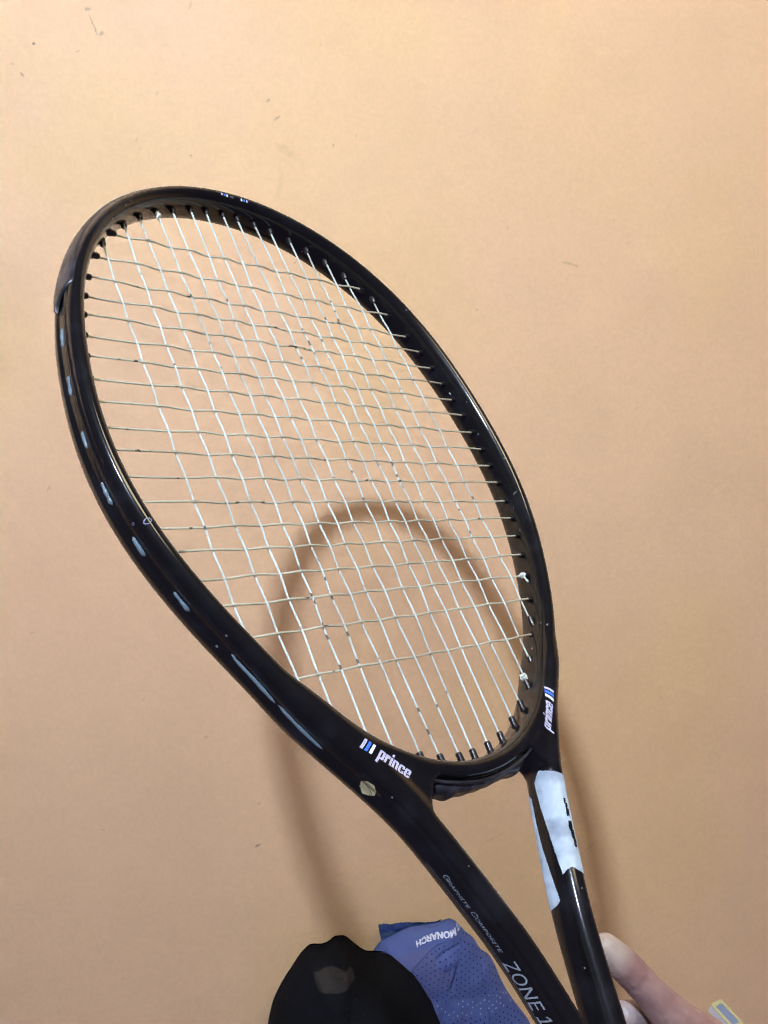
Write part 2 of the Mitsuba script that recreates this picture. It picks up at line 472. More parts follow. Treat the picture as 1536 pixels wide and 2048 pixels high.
def blue_mesh(p, n, uv):
    c = MIX((.066, .100, .295), (.088, .125, .305), FBM(p.x * 30, p.y * 30, p.z * 30))
    c = MIX(c, (.13, .135, .27), SM(.56, .72, FBM(p.x * 22 + 4, p.y * 22, p.z * 22 + 7, octaves=2)) * .5)
    # punched holes in rows, off where the band is
    a = math.radians(24)
    q = 1 / .0054
    hx, hz = (p.x * math.cos(a) + p.z * math.sin(a)) * q, (p.z * math.cos(a) - p.x * math.sin(a)) * q
    hx = hx + .5 * (dr.floor(hz) - 2 * dr.floor(dr.floor(hz) / 2)) + (NOISE(hx * .6, hz * .6) - .5) * .5
    fx, fz = hx - dr.floor(hx) - .5, hz - dr.floor(hz) - .5
    hole = 1 - SM(.10, .19, dr.sqrt(fx * fx + fz * fz))
    band = SM(.002, .004, .8565 - (p.z - (p.x - .25) * .25 + dr.square(dr.minimum(p.x - .25, 0)) * 9))
    row = SM(.772, .776, p.z) * (1 - SM(.790, .794, p.z))
    light = row * dr.select(mikit.cell_rand(dr.floor(hx), dr.floor(hz), 3) > .35, 1.0, 0.0)  # one row drawn pale: light through the holes put into the colour
    c = MIX(c, (.004, .006, .05), hole * band * (1 - row) * .9)
    return MIX(c, (.45, .48, .62), hole * light * .8)


scene["mat_blue_mesh"] = two({"type": "bumpmap", "arbitrary": mikit.proc(lambda p, n, uv: NOISE(p.x * 700, p.y * 700, p.z * 700) * .0003 + FBM(p.x * 70, p.y * 70, p.z * 70) * .002, eps=4e-4), "scale": 1.0,
                              "bsdf": {"type": "principled", "base_color": mikit.proc(blue_mesh), "roughness": 0.75, "specular": 0.3, "sheen": 0.3}})
scene["mat_blue_inner"] = two({"type": "principled", "base_color": mikit.proc(lambda p, n, uv: MIX((.014, .035, .15), (.055, .085, .13), SM(.45, .65, FBM(p.x * 60 + 2, p.z * 140, 0.4)))), "roughness": 0.8})
scene["mat_white_ink"] = two({"type": "principled", "base_color": rgb(.58, .62, .76), "roughness": 0.5})


def skin_color(p, n, uv):
    c = MIX((.305, .190, .165), (.245, .138, .122), SM(.35, .7, FBM(p.x * 55, p.y * 55, p.z * 55)))
    tip = 1 - SM(.004, .017, dr.norm(p - mi.Point3f(.1885, .389, 1.1545)))
    c = MIX(c, (.37, .32, .26), tip * .7)
    tip2 = 1 - SM(.006, .016, dr.norm(p - mi.Point3f(.2023, .3949, 1.1133)))
    c = MIX(c, (.40, .345, .31), tip2 * .7)
    return c * (.94 + .12 * NOISE(p.x * 420, p.y * 420, p.z * 420))


def skin_bump(p, n, uv):
    u = p.x * .75 - p.z * .66                    # along the thumb
    w = p.x * .66 + p.z * .75
    lines = NOISE(u * 1100, w * 160, p.y * 160) * .00024
    return lines + FBM(p.x * 420, p.y * 420, p.z * 420) * .0003


scene["mat_skin"] = {"type": "bumpmap", "arbitrary": mikit.proc(skin_bump, eps=2.5e-4), "scale": 1.0,
                     "bsdf": {"type": "principled", "base_color": mikit.proc(skin_color), "roughness": 0.48, "specular": 0.4, "sheen": .15}}
scene["mat_nail"] = {"type": "principled", "base_color": rgb(.70, .52, .45), "roughness": 0.25, "specular": 0.5}
scene["mat_white_plastic"] = {"type": "principled", "base_color": rgb(.74, .76, .74), "roughness": 0.35, "specular": 0.5}
scene["mat_cream_plastic"] = {"type": "principled", "base_color": rgb(.58, .55, .27), "roughness": 0.4, "specular": 0.5}
scene["mat_screen"] = {"type": "principled", "base_color": rgb(.22, .28, .42), "roughness": 0.15, "specular": 0.5}
scene["mat_lamp_metal"] = {"type": "principled", "base_color": rgb(.6, .6, .6), "roughness": 0.4, "metallic": 0.6}

# ------------------------------------------------------------------ the wall
wx, wz = np.linspace(-1.6, 2.2, 3), np.linspace(-0.2, 2.9, 3)
gx, gz = np.meshgrid(wx, wz, indexing="ij")
put("wall", gridmesh(np.stack([gx, gx * 0 + WALL_Y, gz], -1)), "mat_wall", smooth=False, label="peach orange painted wall with small scuffs and drips", kind="structure")

# ------------------------------------------------------------------ the lamps (outside the picture)


def lamp(key, parts, label, category):
    for name, mesh, mat, rad in parts:
        k = f"{key}__{name}"
        scene[k] = mikit.ply(mesh, mat, smooth=30)
        if rad is not None:
            scene[k]["emitter"] = {"type": "area", "radiance": {"type": "rgb", "value": list(rad)}}
    labels[key] = {"label": label, "category": category}


_x = np.array([1.0, 0, 0])
bulb = tube([LAMP_POS + _x * k for k in np.linspace(-.029, .029, 9)], 0.0205, 20)
fit = trimesh.creation.box((.24, .05, .02))
fit.apply_translation(LAMP_POS + [0, -.01, .045])
lamp("lamp", [("bulb", bulb, "mat_white_plastic", LAMP_RAD), ("housing", fit, "mat_lamp_metal", None)], "unseen short white tube lamp above and behind the camera, placed to cast the racket shadow", "lamp")
pan = trimesh.creation.box((.62, .62, .01))  # out of view, placed to warm the upper wall and soften the racket shadow
pan.apply_translation(PANEL_POS)
cas = trimesh.creation.box((.66, .66, .05))
cas.apply_translation(PANEL_POS + [0, 0, .032])
lamp("unseen_panel_lamp", [("diffuser", pan, "mat_white_plastic", PANEL_RAD), ("casing", cas, "mat_lamp_metal", None)], "unseen square panel lamp high behind the camera, placed to light the upper wall", "lamp")

# ------------------------------------------------------------------ the racket: frame
RKT = "tennis_racket"
labels[RKT] = {"label": "glossy black tennis racket with white strings held diagonally in front of the wall", "category": "tennis racket"}
fv, fq = surface_nets(sdf, np.array([-.16, -.372, -.0135]), np.array([.16, .186, .0135]), .0013)
fv = onto(fv, 3)
ff = np.vstack([fq[:, [0, 1, 2]], fq[:, [0, 2, 3]]])[:, ::-1]
scene[RKT + "__frame"] = ply_normals(rkmesh(tri(fv, ff)), grad(fv) @ RK_R.T @ M_CW.T, "mat_frame")

# handle beyond the picture: an octagonal grip
ang = (np.arange(8) + .5) * np.pi / 4
st = [(-.352, .0125, .0115), (-.368, .0150, .0135), (-.372, .0168, .0150), (-.56, .0160, .0140), (-.575, .0185, .0165), (-.585, .0185, .0165)]
ring = np.array([[[a * np.cos(t), v, b * np.sin(t)] for t in ang] for v, a, b in st])
g = gridmesh(ring, closed_v=True)
cap_f = [[40 + 0, 40 + k, 40 + k + 1] for k in range(1, 7)] + [[0, k + 1, k] for k in range(1, 7)]
scene[RKT + "__grip"] = mikit.ply(rkmesh(tri(g.vertices, np.vstack([g.faces, cap_f]))), "mat_rubber", smooth=False)

# ------------------------------------------------------------------ strings
MU = np.array([0.00584, 0.01843, 0.0304, 0.04411, 0.05671, 0.06987, 0.0822, 0.09936])
MB = np.array([0.00209, 0.00182, 0.00163, -0.00087, -0.00086, 0.0003, 0.00264, 0.00332])
MU, MB = np.r_[-MU[::-1], MU], np.r_[-MB[::-1], MB]
CV = np.array([0.12941, 0.10976, 0.09349, 0.08024, 0.06764, 0.05445, 0.04171, 0.02849, 0.01519, 0.00135, -0.01133, -0.02485, -0.0387, -0.05164, -0.06416, -0.07806, -0.09182, -0.10757, -0.12943])
RAD = 0.00054


def main_u(i, v):
    return MU[i] + MB[i] * (1 - (np.asarray(v) / .1564) ** 2)


def inside_hoop(u, v):
    r = np.hypot(u, v)
    return r < np.linalg.norm(hoop_in(np.arctan2(u, v)), axis=-1)


def last_inside(fn, hi):
    t = np.linspace(0, hi, 4000)
    u, v = fn(t)
    return t[np.nonzero(inside_hoop(u, v))[0][-1]]


def grommet(p, d, length):
    """A little rubber barrel from the frame wall at p along d, with a rounded, hollow end."""
    prof = [(-.004, .00175), (.0002, .00195), (.0006, .0017), (length - .0006, .00162), (length - .0001, .00135), (length, .00105), (length - .0005, .0008)]
    a = np.array([0, 0, 1.0])
    b = np.cross(d, a)
    th = np.arange(16) * np.pi / 8
    ringp = np.array([[p + d * x + r * (np.cos(t) * a + np.sin(t) * b) for t in th] for x, r in prof])
    return gridmesh(ringp, closed_v=True, flip=True)


gk = 0
grommets, strings = [], []
for i in range(16):
    vt = last_inside(lambda t: (main_u(i, t), t), .19)
    vb = -last_inside(lambda t: (main_u(i, -t), -t), .20)
    kv, kw = [vb - .004], [0.0]
    for j in range(18, -1, -1):
        if vb + .003 < CV[j] < vt - .003:
            kv.append(CV[j])
            kw.append(.00042 * (1 if (i + j) % 2 else -1))
    kv.append(vt + .004)
    kw.append(0.0)
    vv = np.unique(np.r_[np.linspace(kv[0], kv[-1], 130), kv])
    ww = PchipInterpolator(kv, kw)(vv)
    strings.append(("main_string", tube(np.stack([main_u(i, vv), vv, ww], 1), RAD, 10)))
    for v0, sg in ((vt, -1), (vb, 1)):
        d = np.array([main_u(i, v0 + sg * .004) - main_u(i, v0), sg * .004, 0])
        grommets.append((np.array([main_u(i, v0), v0, 0]), d / np.linalg.norm(d), .0052 if (sg > 0 and 5 <= i <= 11) else .0053 if (sg > 0 and i >= 12) else rng.uniform(.0030, .0038)))
for j in range(19):
    ur = last_inside(lambda t: (t, t * 0 + CV[j]), .16)
    ul = -last_inside(lambda t: (-t, t * 0 + CV[j]), .16)
    ku, kw = [ul - .004], [0.0]
    for i in range(16):
        uu = float(main_u(i, CV[j]))
        if ul + .003 < uu < ur - .003:
            ku.append(uu)
            kw.append(-.00072 * (1 if (i + j) % 2 else -1))
    ku.append(ur + .004)
    kw.append(0.0)
    uu = np.unique(np.r_[np.linspace(ku[0], ku[-1], 130), ku])
    ww = PchipInterpolator(ku, kw)(uu)
    sag = np.array([rng.normal(0, .0001) for _ in ku])
    vv = CV[j] + PchipInterpolator(ku, sag)(uu)
    strings.append(("cross_string", tube(np.stack([uu, vv, ww], 1), RAD, 10)))
    grommets.append((np.array([ul, CV[j], 0]), np.array([1.0, 0, 0]), .0036))
    grommets.append((np.array([ur, CV[j], 0]), np.array([-1.0, 0, 0]), .0030))
for name, m in strings:
    put(f"{RKT}__{name}", rkmesh(m), "mat_string" if name == "main_string" else "mat_cross_string", smooth=True)
for p, d, ln in grommets:
    put(f"{RKT}__grommet", rkmesh(grommet(p, d, ln)), "mat_grommet", smooth=40)

# the string lying in the outer groove between two holes
for s0, s1 in ((.4466, .4586), (.4185, .4300), (.3905, .4000), (.3625, .3745), (.3365, .3470), (.3070, .3185), (.2530, .2845), (.2255, .2560)):
    s = np.linspace(s0, s1, 14)
    e = np.minimum(1, np.sin(np.linspace(0, np.pi, 14)) * 2.2)
    ph = np.radians(np.linspace(-5, 5, 14) + rng.uniform(-6, 6))
    wob = .8 + .5 * meshkit.noise(np.stack([s * 420, s * 0, s * 0], 1), 3)
    put(f"{RKT}__outer_string", rkmesh(tube(on_A(s, ph, -.0001 - .0012 * (1 - e) ** 2), .0010 * wob * (.2 + .8 * e), 10)), "mat_outer_string", smooth=True)

# knots where the string is tied off
def knot(key, c, d, tails):
    d = np.asarray(d, float) / np.linalg.norm(d)
    a = np.array([0, 0, 1.0])
    b = np.cross(d, a)
    t = np.linspace(0, 2 * np.pi * 2.6, 44)
    coil = c + np.outer(np.linspace(-.0016, .0016, 44), d) + .00125 * (np.cos(t)[:, None] * a + np.sin(t)[:, None] * b)
    ms = [tube(coil, RAD * .95, 8)]
    t = np.linspace(0, 2 * np.pi, 24)
    ms.append(tube(c + .0016 * (np.cos(t)[:, None] * d + np.sin(t)[:, None] * (a * .8 + b * .6)), RAD * .9, 8))
    for e in tails:
        e = np.asarray(e, float)
        ms.append(tube([c + e * .1, c + e * .5 + b * .0003, c + e], RAD, 8))
    put(f"{RKT}__{key}", rkmesh(trimesh.util.concatenate(ms)), "mat_knot", smooth=40)


gp = grommets[6][0] + grommets[6][1] * (grommets[6][2] + .0012)
knot("knot", gp + [0, 0, .0006], grommets[6][1], [(-.0035, -.0050, .002)])
gp = grommets[27][0] + grommets[27][1] * (grommets[27][2] + .0016)
knot("knot", gp, grommets[27][1], [(-.0015, .0012, .0025)])
kk = 32 + 16 * 2 + 1
gp = grommets[kk][0] + grommets[kk][1] * (grommets[kk][2] + .0012)
knot("knot", gp, grommets[kk][1], [(.0005, -.0052, .0012)])

# ------------------------------------------------------------------ bumper guard round the head
sA = np.r_[np.linspace(.4690, .486, 18), np.linspace(.489, .822, 90), np.linspace(.825, .842, 18)]
lm = np.minimum(sA - .4690, .842 - sA)
half_lo = np.radians(30 + 45 * ramp(lm, 0, .016))                 # towards the back
half_hi = np.radians(-22 + 100 * ramp(lm, 0, .0135) - 10 * ramp(lm, .02, .06))
cols = 22
ph = -half_lo[:, None] + (half_lo + half_hi)[:, None] * np.linspace(0, 1, cols)[None]
edge = np.minimum(np.minimum(np.arange(cols), cols - 1 - np.arange(cols)) / 3.0, 1)[None] * np.minimum(lm / .0022, 1)[:, None]
lift = np.sqrt(np.clip(edge, 0, 1)) * .0017 - .0003
lift = lift + .00025 * (meshkit.fbm(np.stack([np.broadcast_to(sA[:, None] * 140, ph.shape), ph * 2.4, ph * 0], -1), 3) - .5) * (edge > .6)
# the guard bridges the string groove: lift from the ungrooved section
sB, phB = np.broadcast_to(sA[:, None], ph.shape), ph
c_, n_, a_, b_ = A.at(sB.ravel())
dirx, dirw = np.cos(phB.ravel()), np.sin(phB.ravel())
rr = ((np.abs(dirx) / a_) ** PEXP + (np.abs(dirw) / b_) ** PEXP) ** (-1 / PEXP) + lift.ravel()
bp = np.concatenate([c_ + n_ * (dirx * rr)[:, None], (dirw * rr)[:, None]], 1).reshape(ph.shape + (3,))
bm = gridmesh(bp)
if (bm.face_normals[len(bm.faces) // 4] @ np.r_[n_[len(n_) // 4], 0]) < 0:
    bm = tri(bm.vertices, bm.faces[:, ::-1])
put(f"{RKT}__bumper_guard", rkmesh(bm), "mat_rubber", smooth=True)

# ------------------------------------------------------------------ rubber strip under the throat bridge
sb = np.linspace(B.L / 2 - .036, B.L / 2 + .036, 90)
cb, nb, ab, bb = B.at(sb)
lum = meshkit.fbm(np.stack([sb * 130, sb * 0, sb * 0 + 3.3], 1), 2, seed=4)
endt = np.sqrt(np.clip(np.minimum(sb - sb[0], sb[-1] - sb) / .005, 0, 1))
t = np.arange(24) * 2 * np.pi / 24
hx = (.0010 + .0040 * lum + .0012 * np.exp(-((sb - sb[-1] + .010) / .010) ** 2) + .0012 * np.exp(-((sb - sb[0] - .010) / .010) ** 2)) * endt + .0002
hw = (.0060 + .0012 * meshkit.fbm(np.stack([sb * 90, sb * 0 + 8, sb * 0], 1), 2)) * (.35 + .65 * endt)
off_x, off_w = .0058 + hx * 0, -.0005 + .0012 * (meshkit.fbm(np.stack([sb * 70, sb * 0 + 2, sb * 0], 1), 2) - .5)
X = cb[:, None] + nb[:, None] * (off_x[:, None] + hx[:, None] * np.cos(t) ** 1)[..., None]
W = off_w[:, None] + hw[:, None] * np.sign(np.sin(t)) * np.abs(np.sin(t)) ** .7
sm_ = gridmesh(np.concatenate([X, W[..., None]], -1), closed_v=True)
put(f"{RKT}__bridge_strip", rkmesh(sm_ if sm_.volume > 0 else tri(sm_.vertices, sm_.faces[:, ::-1])), "mat_rubber", smooth=True)
for wv in (-.0042, .0042):                                         # the two thin lips along the strip
    lp = np.concatenate([cb + nb * (.0057 + .0004 * endt[:, None]), np.full((len(cb), 1), wv * 1.72)], 1)
    put(f"{RKT}__bridge_lip", rkmesh(tube(lp, .0008, 8)), "mat_rubber", smooth=True)

# ------------------------------------------------------------------ print on the frame


def rbox(x0, y0, x1, y1, r):
    return sbox(x0 + r, y0 + r, x1 - r, y1 - r).buffer(r, 8)


def letter(ch):
    o = rbox(0, 0, .76, 1, .2)
    if ch == "p":
        return unary_union([sbox(0, -.42, .29, .98), o]).difference(rbox(.29, .2, .47, .8, .07)), .84
    if ch == "r":
        return unary_union([sbox(0, 0, .29, .98), rbox(.1, .60, .60, 1, .14)]).difference(sbox(.34, .0, .7, .62)), .66
    if ch == "i":
        return unary_union([sbox(0, 0, .29, .98), rbox(0, 1.1, .29, 1.36, .11)]), .37
    if ch == "n":
        return unary_union([sbox(0, 0, .29, .98), rbox(0, -.4, .76, 1, .2)]).difference(rbox(.29, -.5, .47, .8, .07)).intersection(sbox(0, 0, 1, 1.2)), .84
    if ch == "c":
        return o.difference(rbox(.29, .2, .47, .8, .07)).difference(sbox(.38, .40, .9, .62)), .83
    if ch == "e":
        return o.difference(rbox(.29, .56, .47, .8, .06)).difference(sbox(.29, .30, .9, .44)).difference(rbox(.29, .2, .47, .44, .05)), .80
    raise KeyError(ch)


def word(text):
    x, out = 0, []
    for ch in text:
        g, w = letter(ch)
        out.append(affinity.translate(g, x, 0))
        x += w
    return out, x - .08


def front_w(q):
    """Height w of the frame's front at plan points q (n, 2)."""
    w = np.full(len(q), .0155)
    for _ in range(40):
        d = sdf(np.c_[q, w])
        w = np.maximum(w - np.clip(d, -.001, .002) * .8, .004)
    return w


def put_front(key, poly, o, ex, ey, bsdf, label=None, size=.0009):
    """A flat print given in (along ex, along ey) laid on the front of the frame from the plan point o."""
    v, f = fine(poly, size)
    q = np.asarray(o) + v[:, :1] * ex + v[:, 1:] * ey
    p = np.c_[q, front_w(q)]
    p = p + grad(p) * .00016
    m = tri(p, f)
    if m.face_normals[:, 2].mean() < 0:
        m = tri(p, f[:, ::-1])
    put(f"{RKT}__{key}", rkmesh(m), bsdf, smooth=True, label=label)


def put_wrap(key, poly, bsdf, lift=.00016, size=.9, label=None):
    """A print or tape given in (arc s in mm, phi in units of 0.14 mm per degree)."""
    v, f = fine(poly, size)
    s, ph = v[:, 0] / 1000, np.radians(v[:, 1] / .14)
    p = on_A(s, ph, lift)
    m = tri(p, f)
    n = m.face_normals
    c, nn, _, _ = A.at(s)
    outd = p - np.c_[c, np.zeros(len(c))]
    if (n * outd[f[:, 0]]).sum() < 0:
        m = tri(p, f[:, ::-1])
    put(f"{RKT}__{key}", rkmesh(m), bsdf, smooth=True, label=label)


def unit(v):
    v = np.asarray(v, float)
    return v / np.linalg.norm(v)


def logo(o, ex, ey, xh, adv, stripes, where, slant=0.0):
    ls, wd = word("prince")
    k = adv / wd
    for g in ls:
        g = affinity.affine_transform(g, [k, slant * xh, 0, xh, 0, 0])
        put_front("letter", g, o, ex, ey, "mat_print")
    for x0, w, mat in stripes:
        put_front("stripe", affinity.affine_transform(sbox(x0, -.0001, x0 + w, xh * 1.04), [1, slant, 0, 1, 0, 0]), o, ex, ey, mat, size=.0015)


eL = np.array([.757, -.653])
logo(np.array([-.0673, -.1738]), eL, np.array([.653, .757]), .0046, .0188,
     [(-.0094, .0016, "mat_print"), (-.0069, .0016, "mat_stripe_blue"), (-.0045, .0016, "mat_stripe_white")], "left", slant=.26)
eR = np.array([.62, .785])
logo(np.array([.0556, -.1860]), eR, np.array([-.785, .62]), .0046, .0155,
     [(.0180, .0017, "mat_stripe_white"), (.0206, .0017, "mat_stripe_blue"), (.0232, .0014, "mat_print")], "right", slant=.36)


def text_poly(text, h, bold=False):
    m = meshkit.text_mesh(text, h, depth=.001, bold=bold)
    v, f = np.array(m.vertices), np.array(m.faces)
    top = (v[f][:, :, 2] > .0009).all(1)
    return unary_union([Polygon(v[t][:, :2]).buffer(1e-7) for t in f[top]])


def put_text_wrap(key, runs, s0, phi0, dphi, total, slant, bsdf):
    """runs of (text, cap height in mm) along falling s from s0 (mm), base line at phi0 degrees drifting by dphi over the run."""
    x, parts = 0.0, []
    for txt, h in runs:
        if txt == " ":
            x += h
            continue
        g = text_poly(txt, h)
        parts.append(affinity.translate(g, x - g.bounds[0], 0))
        x = parts[-1].bounds[2] + h * .12
    k = total / x
    for g in parts:
        g = affinity.affine_transform(g, [k, slant, 0, 1, 0, 0])
        for q in getattr(g, "geoms", [g]):
            r = affinity.affine_transform(q, [-1, 0, dphi * .14 / total, 1, s0, phi0 * .14])
            put_wrap(key, r, bsdf, size=.8)


put_text_wrap("letter", [("G", 2.9), ("RAPHITE", 2.1), (" ", 1.4), ("C", 2.9), ("OMPOSITE", 2.1)], 150.3, -3, -7, 41.0, .25, "mat_print_grey")
put_text_wrap("letter", [("ZONE", 8.2), (" ", 2.6), ("110", 8.2)], 104.4, -31, -2, 42.0, .12, "mat_print_grey")
ss = np.linspace(158, 60, 120)
for ph0, wd, mat in ((-26, .30, "mat_print_thin"), (-36, .16, "mat_print_thin")):
    put_wrap("pinstripe", LineString(np.stack([ss, (ph0 - (158 - ss) * .14) * .14], 1)).buffer(wd * .6), mat, size=1.2)
# small print on the tip of the hoop
for k, (x, mat) in enumerate(((-.0118, "mat_print"), (-.0098, "mat_stripe_blue"), (-.0078, "mat_stripe_white"), (.0030, "mat_stripe_white"), (.0050, "mat_stripe_blue"), (.0070, "mat_print"))):
    put_front("stripe", sbox(x, 0, x + .0011, .0013), np.array([0, .1722]), np.array([1.0, 0]), np.array([0, 1.0]), mat, size=.001)
tp = text_poly("no", .0013)
put_front("letter", affinity.translate(tp, -.0048, 0), np.array([0, .1724]), np.array([1.0, 0]), np.array([0, 1.0]), "mat_print_grey", size=.0008)

# ------------------------------------------------------------------ paper tape, chip, scuffs


def rag(pts, amp, step=.6, seed=1):
    """A closed outline with a torn edge."""
    r = np.random.default_rng(seed)
    ln = Polygon(pts).exterior
    n = int(ln.length / step)
    q = np.array([ln.interpolate(k / n, normalized=True).coords[0] for k in range(n)])
    q += np.convolve(r.normal(0, amp, n * 2), [.25, .5, .25], "same").reshape(-1, 2)
    return Polygon(q).buffer(0)


deg = .14
t1 = [(1137.9, 160), (1139, 134), (1140, 106), (1140.6, 80), (1142, 40), (1143, 10), (1188, 10), (1190.5, 45), (1189.3, 80), (1187.9, 98), (1186.4, 111), (1187.4, 125), (1189.2, 140), (1170, 161), (1155.6, 180), (1143, 193)]
tp1 = rag([(s, p * deg) for s, p in t1], .10, seed=3)
hole = unary_union([rag([(a, p0 * deg), (a + .3, (p1 - 1) * deg), ((a + b) / 2, (p1 + 1) * deg), (b, p1 * deg), (b - .2, (p0 + 2) * deg)], .20, .4, k) for k, (a, b, p0, p1) in
                    enumerate(((1153.2, 1156.0, 89, 97), (1155.6, 1159.2, 85, 94), (1158.6, 1162.4, 83, 95), (1164.6, 1169.4, 82, 96), (1168.8, 1173.5, 80, 93), (1173.0, 1177.4, 79, 90)))])
put_wrap("paper_tape", tp1.difference(hole), "mat_tape", lift=.00030, label="large torn strip of white paper tape on the front of the right shaft")
fl = [(1176.0, 73 * deg), (1178.5, 76 * deg), (1178.5, 70 * deg)]
t2 = [(1146, -120), (1149.5, -139), (1160, -140), (1174, -147), (1185, -163), (1199.6, -185), (1201, -160), (1201.8, -130), (1200, -80), (1160, -80), (1148, -95)]
put_wrap("paper_tape", rag([(s, p * deg) for s, p in t2], .07, seed=8), "mat_tape", lift=.00030, label="narrow strip of white paper tape on the inner side of the right shaft")
put_wrap("paint_chip", rag([(s, p * deg) for s, p in ((206, 22), (204.6, 38), (201, 42), (198, 30), (196.6, 6), (198, -20), (201, -27), (204, -16))], .16, seed=2), "mat_chip", lift=.0002,
         label="chipped spot of bare tan composite on the left shaft")
crack = LineString([(206.4, 18 * deg), (203, 20 * deg), (200, 10 * deg), (197, -4 * deg)]).buffer(.22)
put_wrap("paint_chip_edge", crack, "mat_grommet", lift=.0003)
for (s, p, r, w) in ((347.2, 82, 1.35, .40), (349.8, 52, .62, .22)):
    c = Point(s, p * deg)
    put_wrap("scuff_ring", c.buffer(r).difference(c.buffer(r - w)), "mat_scuff", lift=.00014, size=.5)
r5 = np.random.default_rng(11)
for (s, p, l, w, a, mat) in ((223.4, 104, 3.0, .8, 20, "mat_scuff_dim"), (946, 118, 2.6, 1.3, 60, "mat_scuff_dim"), (955, 147, 1.8, .8, 20, "mat_scuff_dim"), (1045, 126, 1.2, .5, 70, "mat_scuff"),
                             (1047.3, 107, 1.6, .7, 10, "mat_scuff"), (859.7, 178, 2.2, 1.0, -40, "mat_knot"), (972, 150, 2.4, 1.1, 0, "mat_scuff_dim"), (641, 90, 4.0, .6, 10, "mat_scuff_dim"),
                             (560, 100, 2.2, .7, 0, "mat_scuff_dim"), (566, 96, 1.4, .6, 20, "mat_scuff_dim"), (1127, 140, 3.5, .35, 10, "mat_scuff_dim"), (872, 120, 1.2, .5, 0, "mat_scuff")):
    g = affinity.rotate(Point(s, p * deg).buffer(1, 6), 0)
    g = affinity.rotate(affinity.scale(g, l / 2, w / 2), a)
    put_wrap("scuff_mark", rag(list(g.exterior.coords)[:-1], .10, .35, int(s)), mat, lift=.00013, size=.5)

# ------------------------------------------------------------------ black cap on the wall


def dome(outline, H, R, size, lift_fn=None, power=2.0, base=.03):
    """A bulging cloth shape over an outline in wall coordinates (x, z), standing out from the wall."""
    poly = Polygon(outline).buffer(.0)
    v, f = fine(poly, size)
    ext = poly.exterior
    tree = cKDTree(np.array([ext.interpolate(k, normalized=True).coords[0] for k in np.linspace(0, 1, 1500)]))

    def height(w):
        d = tree.query(w)[0]
        q = np.clip(d / R, 0, 1)
        h = H * (1 - (1 - q) ** power) ** (1 / power)
        return h + lift_fn(w, d) if lift_fn is not None else h

    h = height(v)
    P = np.stack([v[:, 0], WALL_Y - base - h, v[:, 1]], 1)
    # skirt back to the wall
    m = tri(P, f)
    return m, height, poly


def smooth_outline(pts, n=220):
    p = np.vstack([pts, pts[:1]])
    L = np.r_[0, np.cumsum(np.linalg.norm(np.diff(p, axis=0), axis=1))]
    c = PchipInterpolator(L, p)(np.linspace(0, L[-1], n)[:-1])
    return c


def with_skirt(m, outline, base, poly):
    k = np.array(outline)
    top = np.stack([k[:, 0], np.full(len(k), WALL_Y - base), k[:, 1]], 1)
    back = top.copy()
    cen = k.mean(0)
    back[:, [0, 2]] = cen + (k - cen) * .80
    back[:, 1] = WALL_Y - .001
    sk = gridmesh(np.stack([np.vstack([top, top[:1]]), np.vstack([back, back[:1]])], 0))
    return trimesh.util.concatenate([m, sk])


BK = np.array([[0.0634, 0.7818], [0.0681, 0.8058], [0.0764, 0.8245], [0.0878, 0.8429], [0.0994, 0.8593], [0.1077, 0.8648], [0.1177, 0.8639], [0.1244, 0.866], [0.1329, 0.8712], [0.1397, 0.8711], [0.1467, 0.8664],
               [0.1554, 0.8584], [0.1655, 0.8517], [0.1794, 0.8499], [0.1917, 0.8459], [0.2042, 0.8386], [0.2149, 0.8284], [0.2259, 0.8108], [0.2371, 0.7897], [0.2468, 0.7629],
               [0.250, 0.735], [0.246, 0.705], [0.225, 0.668], [0.190, 0.645], [0.150, 0.638], [0.110, 0.645], [0.078, 0.668], [0.061, 0.705], [0.0585, 0.745]])
BKO = smooth_outline(BK)


def bk_lift(v, d):
    seam = np.minimum(np.abs(v[:, 0] - .139 - (v[:, 1] - .78) * .05), np.abs(v[:, 0] - .190 + (v[:, 1] - .78) * .35))
    cr = .0014 * np.exp(-(seam / .0022) ** 2) * (d > .006)
    return -cr + .0025 * (meshkit.fbm(np.c_[v * 26, v[:, 0] * 0], 3, seed=2) - .5) * np.clip(d / .02, 0, 1) + .008 * np.exp(-(((v[:, 0] - .139) / .016) ** 2 + ((v[:, 1] - .855) / .02) ** 2)) * np.clip(d / .012, 0, 1)


bkm, bk_height, bkp = dome(BKO, .062, .075, .0042, bk_lift)
scene["black_cap__crown"] = mikit.ply(with_skirt(bkm, BKO, .03, bkp), "mat_black_cloth", smooth=True)
labels["black_cap"] = {"label": "black cloth cap with a brown patch hanging at the bottom of the wall", "category": "cap"}


def on_dome(q, height, base, lift):
    return np.stack([q[:, 0], WALL_Y - base - height(q) - lift, q[:, 1]], 1)


pv, pf = fine(Polygon(smooth_outline(np.array([[0.1070, 0.8575], [0.1180, 0.8600], [0.1290, 0.8620], [0.1420, 0.8628], [0.1470, 0.8550], [0.1379, 0.8490], [0.1253, 0.8440], [0.1137, 0.8440]]) - [.001, .004], 90)), .003)
scene["black_cap__patch"] = mikit.ply(tri(on_dome(pv, bk_height, .03, .0014), pf), "mat_brown_patch", smooth=True)
labels["black_cap__patch"] = {"label": "brown patch on the black cap"}

